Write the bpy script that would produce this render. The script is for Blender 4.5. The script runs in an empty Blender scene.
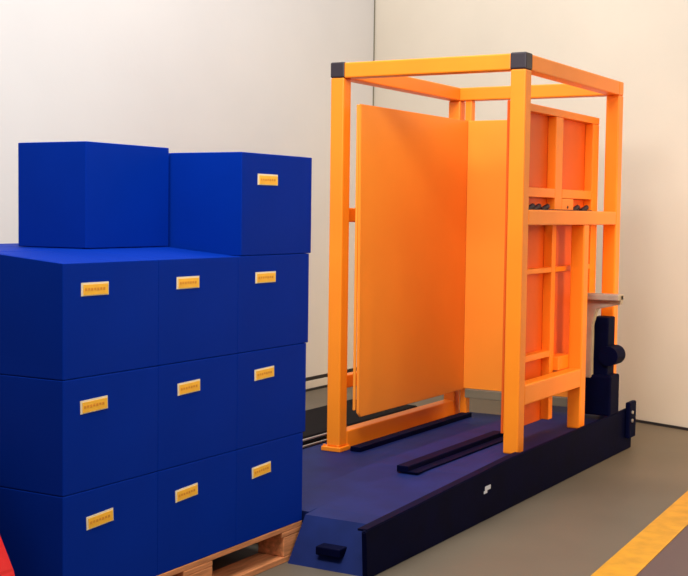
import bpy, bmesh, math, random
from mathutils import Vector, Matrix
random.seed(4)
S = bpy.context.scene
C = S.collection

# ------------------------------------------------------------ camera, world, lights, exposure
cd = bpy.data.cameras.new('camera'); cam = bpy.data.objects.new('camera', cd); C.objects.link(cam)
cd.sensor_width = 36.0; cd.lens = 1260.27 * 36.0 / 688.0; cd.clip_start = 0.02; cd.clip_end = 60
RM = Matrix(((0.86410459, -0.04133446, 0.50161211), (0.50314475, 0.04522869, -0.8630178), (0.01298512, 0.99812115, 0.05987953)))
cam.matrix_world = Matrix.Translation((0, 0, 1.13)) @ RM.to_4x4()
S.camera = cam

w = bpy.data.worlds.new('world'); S.world = w; w.use_nodes = True
bg = w.node_tree.nodes['Background']; bg.inputs['Color'].default_value = (0.92, 0.94, 1.0, 1); bg.inputs['Strength'].default_value = 0.30

def area(name, loc, target, size, sizey, power, col):
    d = bpy.data.lights.new(name, 'AREA'); d.shape = 'RECTANGLE'; d.size = size; d.size_y = sizey
    d.energy = power; d.color = col
    o = bpy.data.objects.new(name, d); C.objects.link(o); o.location = loc
    o.rotation_euler = (Vector(target) - Vector(loc)).to_track_quat('-Z', 'Y').to_euler()
    return o
area('ceiling_light_front', (-1.6, 1.9, 3.1), (-2.6, 5.5, 1.0), 1.4, .9, 118, (1.0, 0.965, 0.92))
area('ceiling_light_hall', (-2.7, 4.4, 4.3), (-3.6, 5.6, 1.0), 1.6, 3.4, 118, (1.0, 0.985, 0.955))
area('aisle_fill', (0.9, 2.4, 3.0), (-2.7, 5.3, 0.9), 1.4, 1.4, 42, (1.0, 0.97, 0.93))  # added neutral fill to brighten the left clamp panel, not a hall fitting
wl = area('warm_wall_fill', (1.0, 5.0, 1.5), (-1.6, 6.65, 0.3), .9, .9, 26, (1.0, 0.62, 0.24)); wl.data.spread = 1.25  # added unseen fill that warms the lower right wall, not a real lamp

vs = S.view_settings
vs.view_transform = 'Standard'; vs.look = 'None'; vs.exposure = 0.0; vs.gamma = 1.0; vs.use_curve_mapping = False

# ------------------------------------------------------------ materials
def lin(c): return tuple(((v/255)/12.92 if v/255 <= .04045 else ((v/255+.055)/1.055)**2.4) for v in c)
def mat(name, rgb, rough=.5, metal=0.0, vary=.06, scale=6.0, bump=0.0, bscale=60, spec=.5, stretch=(1,1,1)):
    m = bpy.data.materials.new(name); m.use_nodes = True; nt = m.node_tree; N = nt.nodes; L = nt.links
    b = N['Principled BSDF']; c = lin(rgb)
    tc = N.new('ShaderNodeTexCoord'); mp = N.new('ShaderNodeMapping'); mp.inputs['Scale'].default_value = stretch
    L.new(tc.outputs['Object'], mp.inputs['Vector'])
    n = N.new('ShaderNodeTexNoise'); n.inputs['Scale'].default_value = scale; n.inputs['Detail'].default_value = 5
    L.new(mp.outputs['Vector'], n.inputs['Vector'])
    r = N.new('ShaderNodeValToRGB')
    r.color_ramp.elements[0].position = .3; r.color_ramp.elements[1].position = .7
    r.color_ramp.elements[0].color = (*[x*(1-vary*2) for x in c], 1); r.color_ramp.elements[1].color = (*[min(1, x*(1+vary*1.5)) for x in c], 1)
    L.new(n.outputs['Fac'], r.inputs['Fac']); L.new(r.outputs['Color'], b.inputs['Base Color'])
    b.inputs['Roughness'].default_value = rough; b.inputs['Metallic'].default_value = metal
    b.inputs['Specular IOR Level'].default_value = spec
    if bump:
        n2 = N.new('ShaderNodeTexNoise'); n2.inputs['Scale'].default_value = bscale; n2.inputs['Detail'].default_value = 3
        L.new(mp.outputs['Vector'], n2.inputs['Vector'])
        bp = N.new('ShaderNodeBump'); bp.inputs['Strength'].default_value = bump; bp.inputs['Distance'].default_value = .01
        L.new(n2.outputs['Fac'], bp.inputs['Height']); L.new(bp.outputs['Normal'], b.inputs['Normal'])
    return m

M = {}
M['wall'] = mat('wall_paint', (208, 207, 207), .85, vary=.015, scale=1.2, bump=.05, bscale=40, spec=.2)
M['wallcream'] = mat('cream_wall_paint', (210, 200, 184), .85, vary=.035, scale=.9, bump=.05, bscale=40, spec=.2)
M['trim'] = mat('baseboard_white', (200, 196, 190), .5, vary=.03)
M['trimdark'] = mat('baseboard_dark', (30, 26, 28), .6)
M['blue'] = mat('blue_plastic', (0, 40, 138), .6, vary=.04, scale=3, bump=.03, bscale=9, spec=.04)
M['orange'] = mat('orange_paint', (255, 140, 26), .42, vary=.03, scale=4, spec=.4)
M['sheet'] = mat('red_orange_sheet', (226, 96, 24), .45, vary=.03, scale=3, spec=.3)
M['panel'] = mat('orange_sheet', (255, 154, 50), .42, vary=.025, scale=2.5, spec=.35)
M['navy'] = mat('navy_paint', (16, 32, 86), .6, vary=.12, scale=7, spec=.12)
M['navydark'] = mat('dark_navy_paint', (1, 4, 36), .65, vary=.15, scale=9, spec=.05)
M['cap'] = mat('black_cap', (42, 30, 40), .5)
M['steel'] = mat('dull_steel', (168, 158, 146), .5, metal=.1, vary=.1, scale=12)
M['rail'] = mat('bright_rail', (178, 172, 168), .35, metal=.5, vary=.05)
M['grey'] = mat('grey_rubber', (120, 116, 96), .7)
M['wood'] = mat('pallet_wood', (205, 132, 84), .75, vary=.18, scale=9, bump=.2, bscale=50, spec=.2, stretch=(8, .8, 8))
M['plate'] = mat('label_white', (232, 214, 176), .5, vary=.02)
M['amber'] = mat('label_amber', (255, 184, 48), .5, vary=.04, scale=40)
M['ink'] = mat('label_ink', (222, 140, 32), .6)
M['black'] = mat('black_rubber', (16, 12, 16), .8, spec=.1)
M['yellow'] = mat('yellow_floor_paint', (206, 142, 18), .55, vary=.08, scale=14, bump=.05)
M['red'] = mat('red_paint', (226, 30, 30), .35, vary=.03, spec=.5)
M['chrome'] = mat('chrome', (205, 205, 205), .2, metal=.9)
M['white'] = mat('white_sticker', (225, 225, 230), .5)
# floor: grey-brown screed, with the aisle beyond the yellow line painted in a darker brown
fm = mat('floor_screed', (98, 88, 74), .5, vary=.07, scale=1.6, bump=.04, bscale=90, spec=.4)
nt = fm.node_tree; N = nt.nodes; L = nt.links
b = N['Principled BSDF']; src = b.inputs['Base Color'].links[0].from_socket
tc = N.new('ShaderNodeTexCoord'); sp = N.new('ShaderNodeSeparateXYZ'); L.new(tc.outputs['Object'], sp.inputs[0])
ml = N.new('ShaderNodeMath'); ml.operation = 'MULTIPLY_ADD'; ml.inputs[1].default_value = .06; L.new(sp.outputs['Y'], ml.inputs[0]); L.new(sp.outputs['X'], ml.inputs[2])
gt = N.new('ShaderNodeMath'); gt.operation = 'GREATER_THAN'; gt.inputs[1].default_value = -.98; L.new(ml.outputs[0], gt.inputs[0])
mx = N.new('ShaderNodeMix'); mx.data_type = 'RGBA'; L.new(gt.outputs[0], mx.inputs['Factor']); L.new(src, mx.inputs['A'])
mx.inputs['B'].default_value = (*lin((88, 68, 66)), 1); L.new(mx.outputs['Result'], b.inputs['Base Color'])
M['floor'] = fm

# ------------------------------------------------------------ mesh helpers
def bx(bm, lo, hi, bev=0.0, seg=2):
    lo = Vector(lo); hi = Vector(hi); c = (lo+hi)/2; s = hi-lo
    r = bmesh.ops.create_cube(bm, size=1.0); v = r['verts']
    for p in v: p.co = Vector((p.co.x*s.x, p.co.y*s.y, p.co.z*s.z)) + c
    if bev:
        es = list({e for p in v for e in p.link_edges})
        bmesh.ops.bevel(bm, geom=es, offset=bev, segments=seg, affect='EDGES', profile=.5)
def prism(bm, pts, axis, a, b_, bev=0.0):
    """closed polygon (list of 2-D points) extruded along axis from a to b_"""
    def P(p, t):
        return {0: (t, p[0], p[1]), 1: (p[0], t, p[1]), 2: (p[0], p[1], t)}[axis]
    A = [bm.verts.new(P(p, a)) for p in pts]; B = [bm.verts.new(P(p, b_)) for p in pts]
    n = len(pts); fs = [bm.faces.new(A), bm.faces.new(B[::-1])]
    for i in range(n): fs.append(bm.faces.new((A[i], B[i], B[(i+1) % n], A[(i+1) % n])))
    bmesh.ops.recalc_face_normals(bm, faces=fs)
    if bev:
        es = list({e for f in fs for e in f.edges})
        bmesh.ops.bevel(bm, geom=es, offset=bev, segments=2, affect='EDGES')
def cyl(bm, p0, p1, r, seg=24, r2=None):
    p0 = Vector(p0); p1 = Vector(p1); d = p1-p0
    m = Matrix.Translation((p0+p1)/2) @ d.to_track_quat('Z', 'Y').to_matrix().to_4x4()
    bmesh.ops.create_cone(bm, cap_ends=True, segments=seg, radius1=r, radius2=r if r2 is None else r2, depth=d.length, matrix=m)
def wloc(o):
    v = Vector((0, 0, 0))
    while o: v += o.location; o = o.parent
    return v
def obj(name, bm, m, parent=None, smooth=False, loc=None):
    off = wloc(parent) if parent else Vector((0, 0, 0))
    base = Vector(loc) if loc else off
    bmesh.ops.translate(bm, verts=bm.verts, vec=-base)
    me = bpy.data.meshes.new(name); bm.to_mesh(me); bm.free(); me.materials.append(M[m])
    if smooth:
        for f in me.polygons: f.use_smooth = True
    o = bpy.data.objects.new(name, me); C.objects.link(o); o.location = base-off
    if parent: o.parent = parent
    return o
def box(name, lo, hi, m, parent=None, bev=.002, loc=None):
    bm = bmesh.new(); bx(bm, lo, hi, bev); return obj(name, bm, m, parent, loc=loc)
def thing(name, label, cat, loc, group=None):
    o = bpy.data.objects.new(name, None); C.objects.link(o); o.location = loc; o.empty_display_size = .1
    return tag(o, label, cat, group)
def tag(o, label, cat, group=None):
    o['label'] = label; o['category'] = cat
    if group: o['group'] = group
    return o

# ------------------------------------------------------------ the room
def struct(name, bm, m):
    o = obj(name, bm, m); o['kind'] = 'structure'; return o
bm = bmesh.new(); bx(bm, (-4.7, -2.0, -.1), (4.0, 8.2, 0)); struct('floor', bm, 'floor')
CX, CY = -4.185, 7.566                       # the room corner
sl = -.375                                   # the right wall is not square to the left one
bm = bmesh.new(); bx(bm, (CX-.15, -2.0, 0), (CX, CY+.1, 4.4)); struct('wall_left', bm, 'wall')
def wy(x): return CY + sl*(x-CX)
bm = bmesh.new(); prism(bm, [(CX-.0, wy(CX)), (4.0, wy(4.0)), (4.0, wy(4.0)+.2), (CX-.15, wy(CX)+.26)], 2, 0, 4.4); struct('wall_right', bm, 'wallcream')
bm = bmesh.new(); bx(bm, (CX, -2.0, .008), (CX+.014, CY-.01, .062), .003)
bx(bm, (CX, -2.0, 0), (CX+.006, CY-.01, .008)); o = struct('baseboard_left', bm, 'trim')
bm = bmesh.new(); bx(bm, (CX, -2.0, .062), (CX+.012, CY-.01, .084), .002); bx(bm, (CX+.0145, -2.0, 0), (CX+.026, CY-.02, .014), .002)
struct('trim_1', bm, 'trimdark')
bm = bmesh.new(); prism(bm, [(CX+.03, wy(CX+.03)-.001), (4.0, wy(4.0)-.001), (4.0, wy(4.0)-.012), (CX+.03, wy(CX+.03)-.012)], 2, 0, .014)
struct('baseboard_right', bm, 'trimdark')
# thin dark sealant line up the room corner
bm = bmesh.new(); bx(bm, (CX+.001, CY-.011, .08), (CX+.006, CY-.006, 4.4)); struct('trim_2', bm, 'grey')

# yellow floor line
bm = bmesh.new()
prism(bm, [(-1.105, .3), (-.98, .3), (-1.29, 6.47), (-1.415, 6.50)], 2, 0.0, .002)
tag(obj('floor_marking', bm, 'yellow', loc=(-1.2, 3.4, 0)), 'yellow painted line on the grey floor beside the blue machine base', 'line')

# ------------------------------------------------------------ the pallet changer
X1, Y1, W, D, H, P = -1.8965, 4.6586, .890, 1.231, 1.765, .065
X0 = X1-W; Y2 = Y1+D
ZF = .096                                     # top of the base's floor plate
mc = thing('pallet_changer', 'tall orange steel cage machine on a navy blue base beside the stack', 'machine', (-2.35, 5.0, 0))

bm = bmesh.new(); bx(bm, (X0-.10, 3.52, .012), (-2.302, 6.0, ZF), .004); obj('base_plate', bm, 'navy', mc)
# right box channel, its nose sloping down to the floor
bm = bmesh.new()
bm2 = bmesh.new(); prism(bm2, [(3.50, 0), (3.50, .142), (3.56, .146), (4.2, .172), (6.0, .172), (6.0, 0)], 0, -2.30, -2.1552)
prism(bm, [(3.37, .0), (3.475, .138), (3.56, .146), (4.2, .172), (6.0, .172), (6.0, 0)], 0, -2.155, -1.868)
obj('inner_channel', bm2, 'navy', mc)
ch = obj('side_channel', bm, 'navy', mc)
bm = bmesh.new(); bx(bm, (-2.055, 3.375, .042), (-1.965, 3.44, .070), .004)
obj('stop_block', bm, 'navydark', ch)
bm = bmesh.new(); bx(bm, (-2.148, 4.10, .1725), (-2.10, 5.0, .198), .003); bx(bm, (-2.10, 4.10, .1725), (-2.06, 5.0, .180), .002)
obj('guide_bar', bm, 'navydark', ch)
bm = bmesh.new(); prism(bm, [(3.345, .0), (3.335, .150), (3.345, .156), (4.5, .195), (6.0, .200), (6.0, 0)], 0, -1.866, -1.850, .003)
prism(bm, [(3.345, .150), (3.345, .157), (4.5, .196), (4.6, .196), (4.6, .188)], 0, -1.885, -1.852, .001)
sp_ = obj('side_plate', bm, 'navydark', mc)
bm = bmesh.new(); bx(bm, (-1.8495, 4.235, .112), (-1.8485, 4.285, .128)); bx(bm, (-1.8495, 4.225, .102), (-1.8485, 4.255, .112))
obj('sticker', bm, 'white', sp_)
bm = bmesh.new()                               # left channel with its two bright flange edges
bx(bm, (X0-.155, 3.52, 0), (X0-.102, 6.0, .085), .003)
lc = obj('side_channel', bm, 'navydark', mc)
bm = bmesh.new(); bx(bm, (X0-.135, 3.55, .12), (X0-.125, 6.0, .128), .002); bx(bm, (X0-.15, 3.55, .086), (X0-.14, 6.0, .094), .002)
for y in (3.6, 4.4, 5.2, 5.95): bx(bm, (X0-.136, y, .084), (X0-.124, y+.03, .121))
obj('flange_rail', bm, 'rail', lc)
bm = bmesh.new(); bx(bm, (-2.69, 4.70, ZF), (-2.64, 5.86, ZF+.022), .003); obj('guide_bar', bm, 'navydark', mc)

def post(x, y, zb, zt, cap, m='orange'):
    bm = bmesh.new(); bx(bm, (x, y, zb), (x+P, y+P, zt), .006)
    o = obj('post', bm, m, mc)
    if cap:
        bm = bmesh.new(); bx(bm, (x-.002, y-.002, H-P+.002), (x+P+.002, y+P+.002, H+.003), .006)
        c = obj('corner_cap', bm, 'cap', o); c['label'] = 'black corner cap'
    return o
fl = post(X0, Y1, ZF+.02, H-P+.002, True)
bm = bmesh.new(); bx(bm, (X0-.02, Y1-.012, ZF), (X0+P+.012, Y1+P+.012, ZF+.02), .003)
for dx, dy in ((.0, .0), (.068, .0)): cyl(bm, (X0-.008+dx, Y1-.003+dy, ZF+.02), (X0-.008+dx, Y1-.003+dy, ZF+.028), .006, 6)
obj('foot_plate', bm, 'orange', fl)
fr = post(X1-P, Y1, .172, H-P+.002, True)
br = post(X1-P, Y2-P, .172, H-P, False)
bl = post(X0, Y2-P, ZF, H-P, False)
def beam(lo, hi, name='beam'):
    bm = bmesh.new(); bx(bm, lo, hi, .006); return obj(name, bm, 'orange', mc)
beam((X0+P, Y1, H-P), (X1-P, Y1+P, H))
beam((X0, Y2-P, H-P), (X1, Y2, H))
beam((X0, Y1+P, H-P), (X0+P, Y2-P, H))
beam((X1-P, Y1+P, H-P), (X1, Y2-P, H))
beam((X1-P, Y1+P, 1.088), (X1, Y2-P, 1.150), 'middle_rail')
beam((X0, Y1+P, 1.088), (X0+P*.8, Y2-P, 1.150), 'middle_rail')
beam((X0+.003, Y1+P, ZF), (X0+P, Y2-P, ZF+.082), 'bottom_rail')
beam((X1-P, 5.39, .172), (X1-.002, 5.39+P, 1.088), 'intermediate_post')
beam((X0+P+.022, Y2-P+.01, ZF), (X0+P+.060, Y2-.01, H-P), 'upright')
beam((X1-P+.002, Y1+P, .362), (X1-.002, 5.39, .445), 'lower_rail')
beam((X0+.005, Y1+P, .362), (X0+P-.015, Y2-P, .42), 'lower_rail')
# little hinge straps between the left posts and the clamp panel
XL = -2.672; YB = 5.80
for z0, z1 in ((1.10, 1.155), (.36, .51)):
    bm = bmesh.new(); bx(bm, (X0+P*.8, 4.83, z0), (XL-.002, 4.865, z1), .003); obj('strap', bm, 'orange', mc)
bm = bmesh.new(); cyl(bm, (XL-.018, 4.86, 1.10), (XL-.018, 4.86, 1.24), .012, 12); obj('hinge_pin', bm, 'orange', mc)

# the left clamp panel: a sheet with a folded front edge
bm = bmesh.new()
prism(bm, [(4.715, .262), (4.735, .243), (YB, .243), (YB, 1.595), (4.70, 1.592)], 0, XL, XL+.012, .003)
bx(bm, (XL-.010, 4.70, .275), (XL+.001, 4.712, 1.59), .003)
lp = obj('clamp_panel', bm, 'panel', mc)
for y in (5.05, 5.45):
    bm = bmesh.new(); bx(bm, (XL-.045, y, .25), (XL-.001, y+.04, 1.58), .003); obj('rib', bm, 'orange', lp)
# back panel
bm = bmesh.new(); bx(bm, (XL+.013, YB-.012, .25), (-2.035, YB, 1.595), .003); bp_ = obj('back_panel', bm, 'panel', mc)
bm = bmesh.new(); bx(bm, (XL+.03, YB-.03, .205), (-2.04, YB-.004, .25), .003); o = obj('bumper_strip', bm, 'grey', bp_); o['label'] = 'grey strip'
for z in (.6, 1.2):
    bm = bmesh.new(); bx(bm, (XL+.1, YB+.001, z), (-2.1, YB+.04, z+.05), .003); obj('rib', bm, 'orange', bp_)
# right clamp panel: sheet seen from its ribbed outer side
XR = -2.022
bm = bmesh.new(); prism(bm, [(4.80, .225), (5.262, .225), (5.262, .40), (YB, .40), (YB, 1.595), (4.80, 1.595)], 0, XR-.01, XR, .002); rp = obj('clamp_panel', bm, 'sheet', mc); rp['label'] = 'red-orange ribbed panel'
def rib(y0, y1, z0, z1, x=-1.982):
    bm = bmesh.new(); bx(bm, (XR+.0005, y0, z0), (x, y1, z1), .003); obj('rib', bm, 'orange', rp)
rib(4.80, YB, 1.560, 1.592)
rib(4.80, 4.85, .23, 1.559)
rib(5.235, 5.320, 1.10, 1.559)
rib(5.715, YB, .60, 1.559)
rib(4.851, 5.234, 1.205, 1.245)
rib(5.321, 5.714, 1.205, 1.245)
rib(5.321, 5.47, 1.10, 1.204)
rib(5.215, 5.262, .23, 1.099)
rib(4.851, 5.214, .880, .902)
rib(5.263, 5.714, .880, .902)
rib(4.851, 5.214, .510, .538)
rib(5.263, 5.42, .445, .505, -1.96)
bm = bmesh.new()
for y in (4.95, 5.02, 5.12, 5.35, 5.50, 5.62): cyl(bm, (-2.0, y, 1.15), (-1.99, y+.05, 1.168), .012, 8)
bx(bm, (XR+.001, 4.87, 1.14), (-1.975, 5.70, 1.155))
obj('chain', bm, 'cap', rp)

# drive unit at the far right corner
du = obj('drive_unit', (lambda b_: (bx(b_, (-1.962, 5.70, .196), (-1.880, 5.80, .655), .006), b_)[1])(bmesh.new()), 'navydark', mc)
box('tank', (-2.02, 5.665, .196), (-1.85, 5.795, .385), 'navydark', du, .008)
bm = bmesh.new(); cyl(bm, (-1.872, 5.68, .475), (-1.872, 5.80, .475), .046, 24)
obj('motor', bm, 'navydark', du)
bm = bmesh.new()
prism(bm, [(-2.01, .372), (-1.945, .372), (-1.945, .62), (-1.925, .695), (-1.81, .722), (-1.81, .765), (-1.995, .765), (-2.01, .74)], 1, 5.655, 5.694, .004)
br_ = obj('bracket', bm, 'steel', mc); br_['label'] = 'dull grey bent steel bracket'
bm = bmesh.new(); bx(bm, (-2.0, 5.62, .740), (-1.81, 5.70, .768), .004); obj('flange', bm, 'steel', br_)
bm = bmesh.new(); bx(bm, (-1.8495, 5.89, .06), (-1.825, 5.99, .235), .006)
fb = obj('anchor_box', bm, 'navydark', mc)
bm = bmesh.new()
bm.free()
for z in (.145, .185):
    bm = bmesh.new(); cyl(bm, (-1.825, 5.92, z), (-1.819, 5.92, z), .009, 6); obj('bolt', bm, 'rail', fb)

# low dark cable tray on the floor by the wall
bm = bmesh.new()
prism(bm, [(-3.62, .0), (-3.62, .03), (-3.60, .05), (-3.18, .05), (-3.16, .03), (-3.16, 0)], 1, 3.6, 6.3, .002)
tr = obj('floor_tray', bm, 'black', loc=(-3.4, 5, 0)); tag(tr, 'low black steel tray lying between the left wall and the machine', 'tray')

# ------------------------------------------------------------ wooden pallet
SX, SY0, SY1, HB, PZ = -2.167, 2.343, 3.474, .2927, .1174
SW = .786
pl = thing('pallet', 'light wooden pallet under the stack of blue boxes', 'pallet', (SX-SW/2, (SY0+SY1)/2, 0))
for i, (a, b_) in enumerate(((0, .1), (.343, .443), (.686, .786))):
    bm = bmesh.new(); bx(bm, (SX-b_, SY0, 0), (SX-a, SY1, .019), .002); obj('bottom_board', bm, 'wood', pl)
    for y0, y1 in ((SY0, SY0+.10), ((SY0+SY1)/2-.07, (SY0+SY1)/2+.07), (SY1-.11, SY1)):
        bm = bmesh.new(); bx(bm, (SX-b_, y0, .0195), (SX-a, y1, .0835), .003); obj('block', bm, 'wood', pl)
for y0, y1 in ((SY0, SY0+.12), ((SY0+SY1)/2-.07, (SY0+SY1)/2+.07), (SY1-.12, SY1)):
    bm = bmesh.new(); bx(bm, (SX-SW, y0, .084), (SX, y1, .1), .002); obj('cross_board', bm, 'wood', pl)
for a, b_ in ((0, .14), (.172, .272), (.323, .463), (.514, .614), (.646, .786)):
    bm = bmesh.new(); bx(bm, (SX-b_, SY0, .1005), (SX-a, SY1, PZ), .002); obj('top_board', bm, 'wood', pl)

# ------------------------------------------------------------ blue boxes
BW, BL = .262, .377
def box_mesh(h):
    bm = bmesh.new(); g = .0003
    bx(bm, (-BW+g, g, .0002), (-g, BL-g, h-.0010), .0022, 3)
    # top flaps meeting at a seam
    bx(bm, (-BW+.006, .006, h-.003), (-.006, BL/2-.001, h-.0004), .002)
    bx(bm, (-BW+.006, BL/2+.001, h-.003), (-.006, BL-.006, h-.0004), .002)
    me = bpy.data.meshes.new('box'); bm.to_mesh(me); bm.free(); me.materials.append(M['blue']); return me
me_n = box_mesh(HB); me_t = box_mesh(.312); me_l = box_mesh(.304)
def label_meshes():
    out = []
    for nm, m, parts in (('label', 'plate', [((-.0004, -.052, -.017), (.0022, .052, .017))]),
                         ('band', 'amber', [((.0023, -.045, -.0145), (.0034, .049, .0120))]),
                         ('print', 'ink', [((.0035, -.040+i*.0115, -.004+(i % 2)*.001), (.0039, -.040+i*.0115+.008, .003)) for i in range(7)])):
        bm = bmesh.new()
        for lo, hi in parts: bx(bm, lo, hi)
        me = bpy.data.meshes.new(nm); bm.to_mesh(me); bm.free(); me.materials.append(M[m]); out.append(me)
    return out
LM = label_meshes()
me_high = box_mesh(HB+.022)                    # taller boxes further in
me_wedge = box_mesh(HB)                        # front boxes whose lids rise towards the middle
for v in me_wedge.vertices:
    if v.co.z > .1: v.co.z += .0215*(-v.co.x/BW)
def make_box(col, row, lay, label, lab, loc=None, me=None, name='storage_box'):
    h = HB
    o = bpy.data.objects.new(name, me or me_n); C.objects.link(o)
    o.location = (SX-col*BW, SY0+row*BL, PZ+lay*h)
    if row == 2: o.scale = (1, [1.0, 1.04, 1.07, 1.09][lay], 1)
    tag(o, label, 'box', 'blue boxes stacked on the pallet')
    if lab:
        ly, lz, tilt = lab
        p = bpy.data.objects.new('label', LM[0]); C.objects.link(p); p.parent = o
        p.location = (-.0012, ly, lz); p.rotation_euler = (tilt, 0, 0); p['label'] = 'pale sticker with an amber band'
        q = bpy.data.objects.new('band', LM[1]); C.objects.link(q); q.parent = p
        q = bpy.data.objects.new('print', LM[2]); C.objects.link(q); q.parent = p
    return o
tier = ['bottom', 'second', 'third']
cn = ['at the near corner of the stack', 'in the middle of the stack side', 'at the stack end by the cage']
for lay in range(3):
    for row in range(3):
        for col in range(3):
            lb = None
            if col == 0:
                lb = ('labelled blue box %s, %s tier' % (cn[row], tier[lay]))
                if (row, lay) == (0, 2): lb = 'labelled blue box at the near corner, third tier, with nothing on top'
                if (row, lay) == (0, 0): lb = 'lowest blue box at the near corner of the stack, amber label on its side'
            elif row == 0 and col == 1:
                lb = 'unlabelled blue box on the shaded short end, %s tier of the stack' % tier[lay]
            elif lay == 2 and (row, col) == (1, 1): lb = 'third-tier blue box directly under the left of the two topmost boxes'
            elif lay == 2: lb = 'blue box in the third tier behind the front ones, mostly hidden from view'
            else: lb = 'blue box inside the stack, hidden behind the boxes in front'
            lab = None
            if col == 0:
                ly = [(.138, .130, .134), (.115, .138, .140), (.118, .131, .138)][lay][row]
                lz = [.209, .218, .224][lay]
                lab = (ly, lz, [.05, .03, .0][lay])
            make_box(col, row, lay, lb, lab, me=(None if lay < 2 or (col, row) == (0, 2) else me_wedge if col == 0 else None if (col, row) == (1, 2) else me_high))
a_ = make_box(1, 1, 3, 'left of the two topmost blue boxes, without a label on show', None, me=me_l)
b_ = make_box(0, 2, 3, 'right of the two topmost blue boxes, with an amber label', (.132, .232, 0), me=me_t)
b_.scale = (1.07, 1.06, 1); b_.location.y += .015; a_.location.z += .0225

# ------------------------------------------------------------ red pallet truck at the near end of the pallet
TX = SX-SW/2+.0
tk = thing('pallet_truck', 'red hand pallet truck parked at the near end of the pallet, barely in frame', 'pallet truck', (TX, 2.2, 0))
for s in (-1, 1):
    bm = bmesh.new(); bx(bm, (TX+s*.195-.062, 2.1, .045), (TX+s*.195+.062, 3.20, .0805), .006)
    f = obj('fork', bm, 'red', tk)
    bm = bmesh.new(); cyl(bm, (TX+s*.195-.03, 3.13, .033), (TX+s*.195+.03, 3.13, .033), .0325, 20); obj('load_roller', bm, 'black', f)
bm = bmesh.new()
prism(bm, [(TX-.275, .082), (TX+.29, .082), (TX+.36, .15), (TX+.335, .24), (TX+.19, .50), (TX-.19, .50), (TX-.335, .24), (TX-.36, .15)], 1, 2.18, 2.24, .008)
bx(bm, (TX-.26, 1.98, .06), (TX+.26, 2.18, .14), .01)
obj('chassis', bm, 'red', tk)
bm = bmesh.new(); cyl(bm, (TX, 2.05, .14), (TX, 2.05, .42), .055, 24); cyl(bm, (TX, 2.05, .42), (TX, 2.05, .47), .025, 20); obj('pump', bm, 'red', tk)
for s in (-1, 1):
    bm = bmesh.new(); cyl(bm, (TX+s*.03, 1.96, .09), (TX+s*.085, 1.96, .09), .089, 28); obj('steer_wheel', bm, 'black', tk)
bm = bmesh.new(); cyl(bm, (TX, 1.99, .30), (TX, 1.78, 1.08), .017, 16)
h = obj('handle', bm, 'red', tk)
bm = bmesh.new()
pts = [(-.05, 1.06), (-.11, 1.12), (-.11, 1.2), (-.07, 1.24), (.07, 1.24), (.11, 1.2), (.11, 1.12), (.05, 1.06)]
for i in range(len(pts)):
    a, c = pts[i], pts[(i+1) % len(pts)]
    cyl(bm, (TX+a[0], 1.78-(a[1]-1.06)*.27, a[1]), (TX+c[0], 1.78-(c[1]-1.06)*.27, c[1]), .013, 12)
obj('grip', bm, 'black', h)
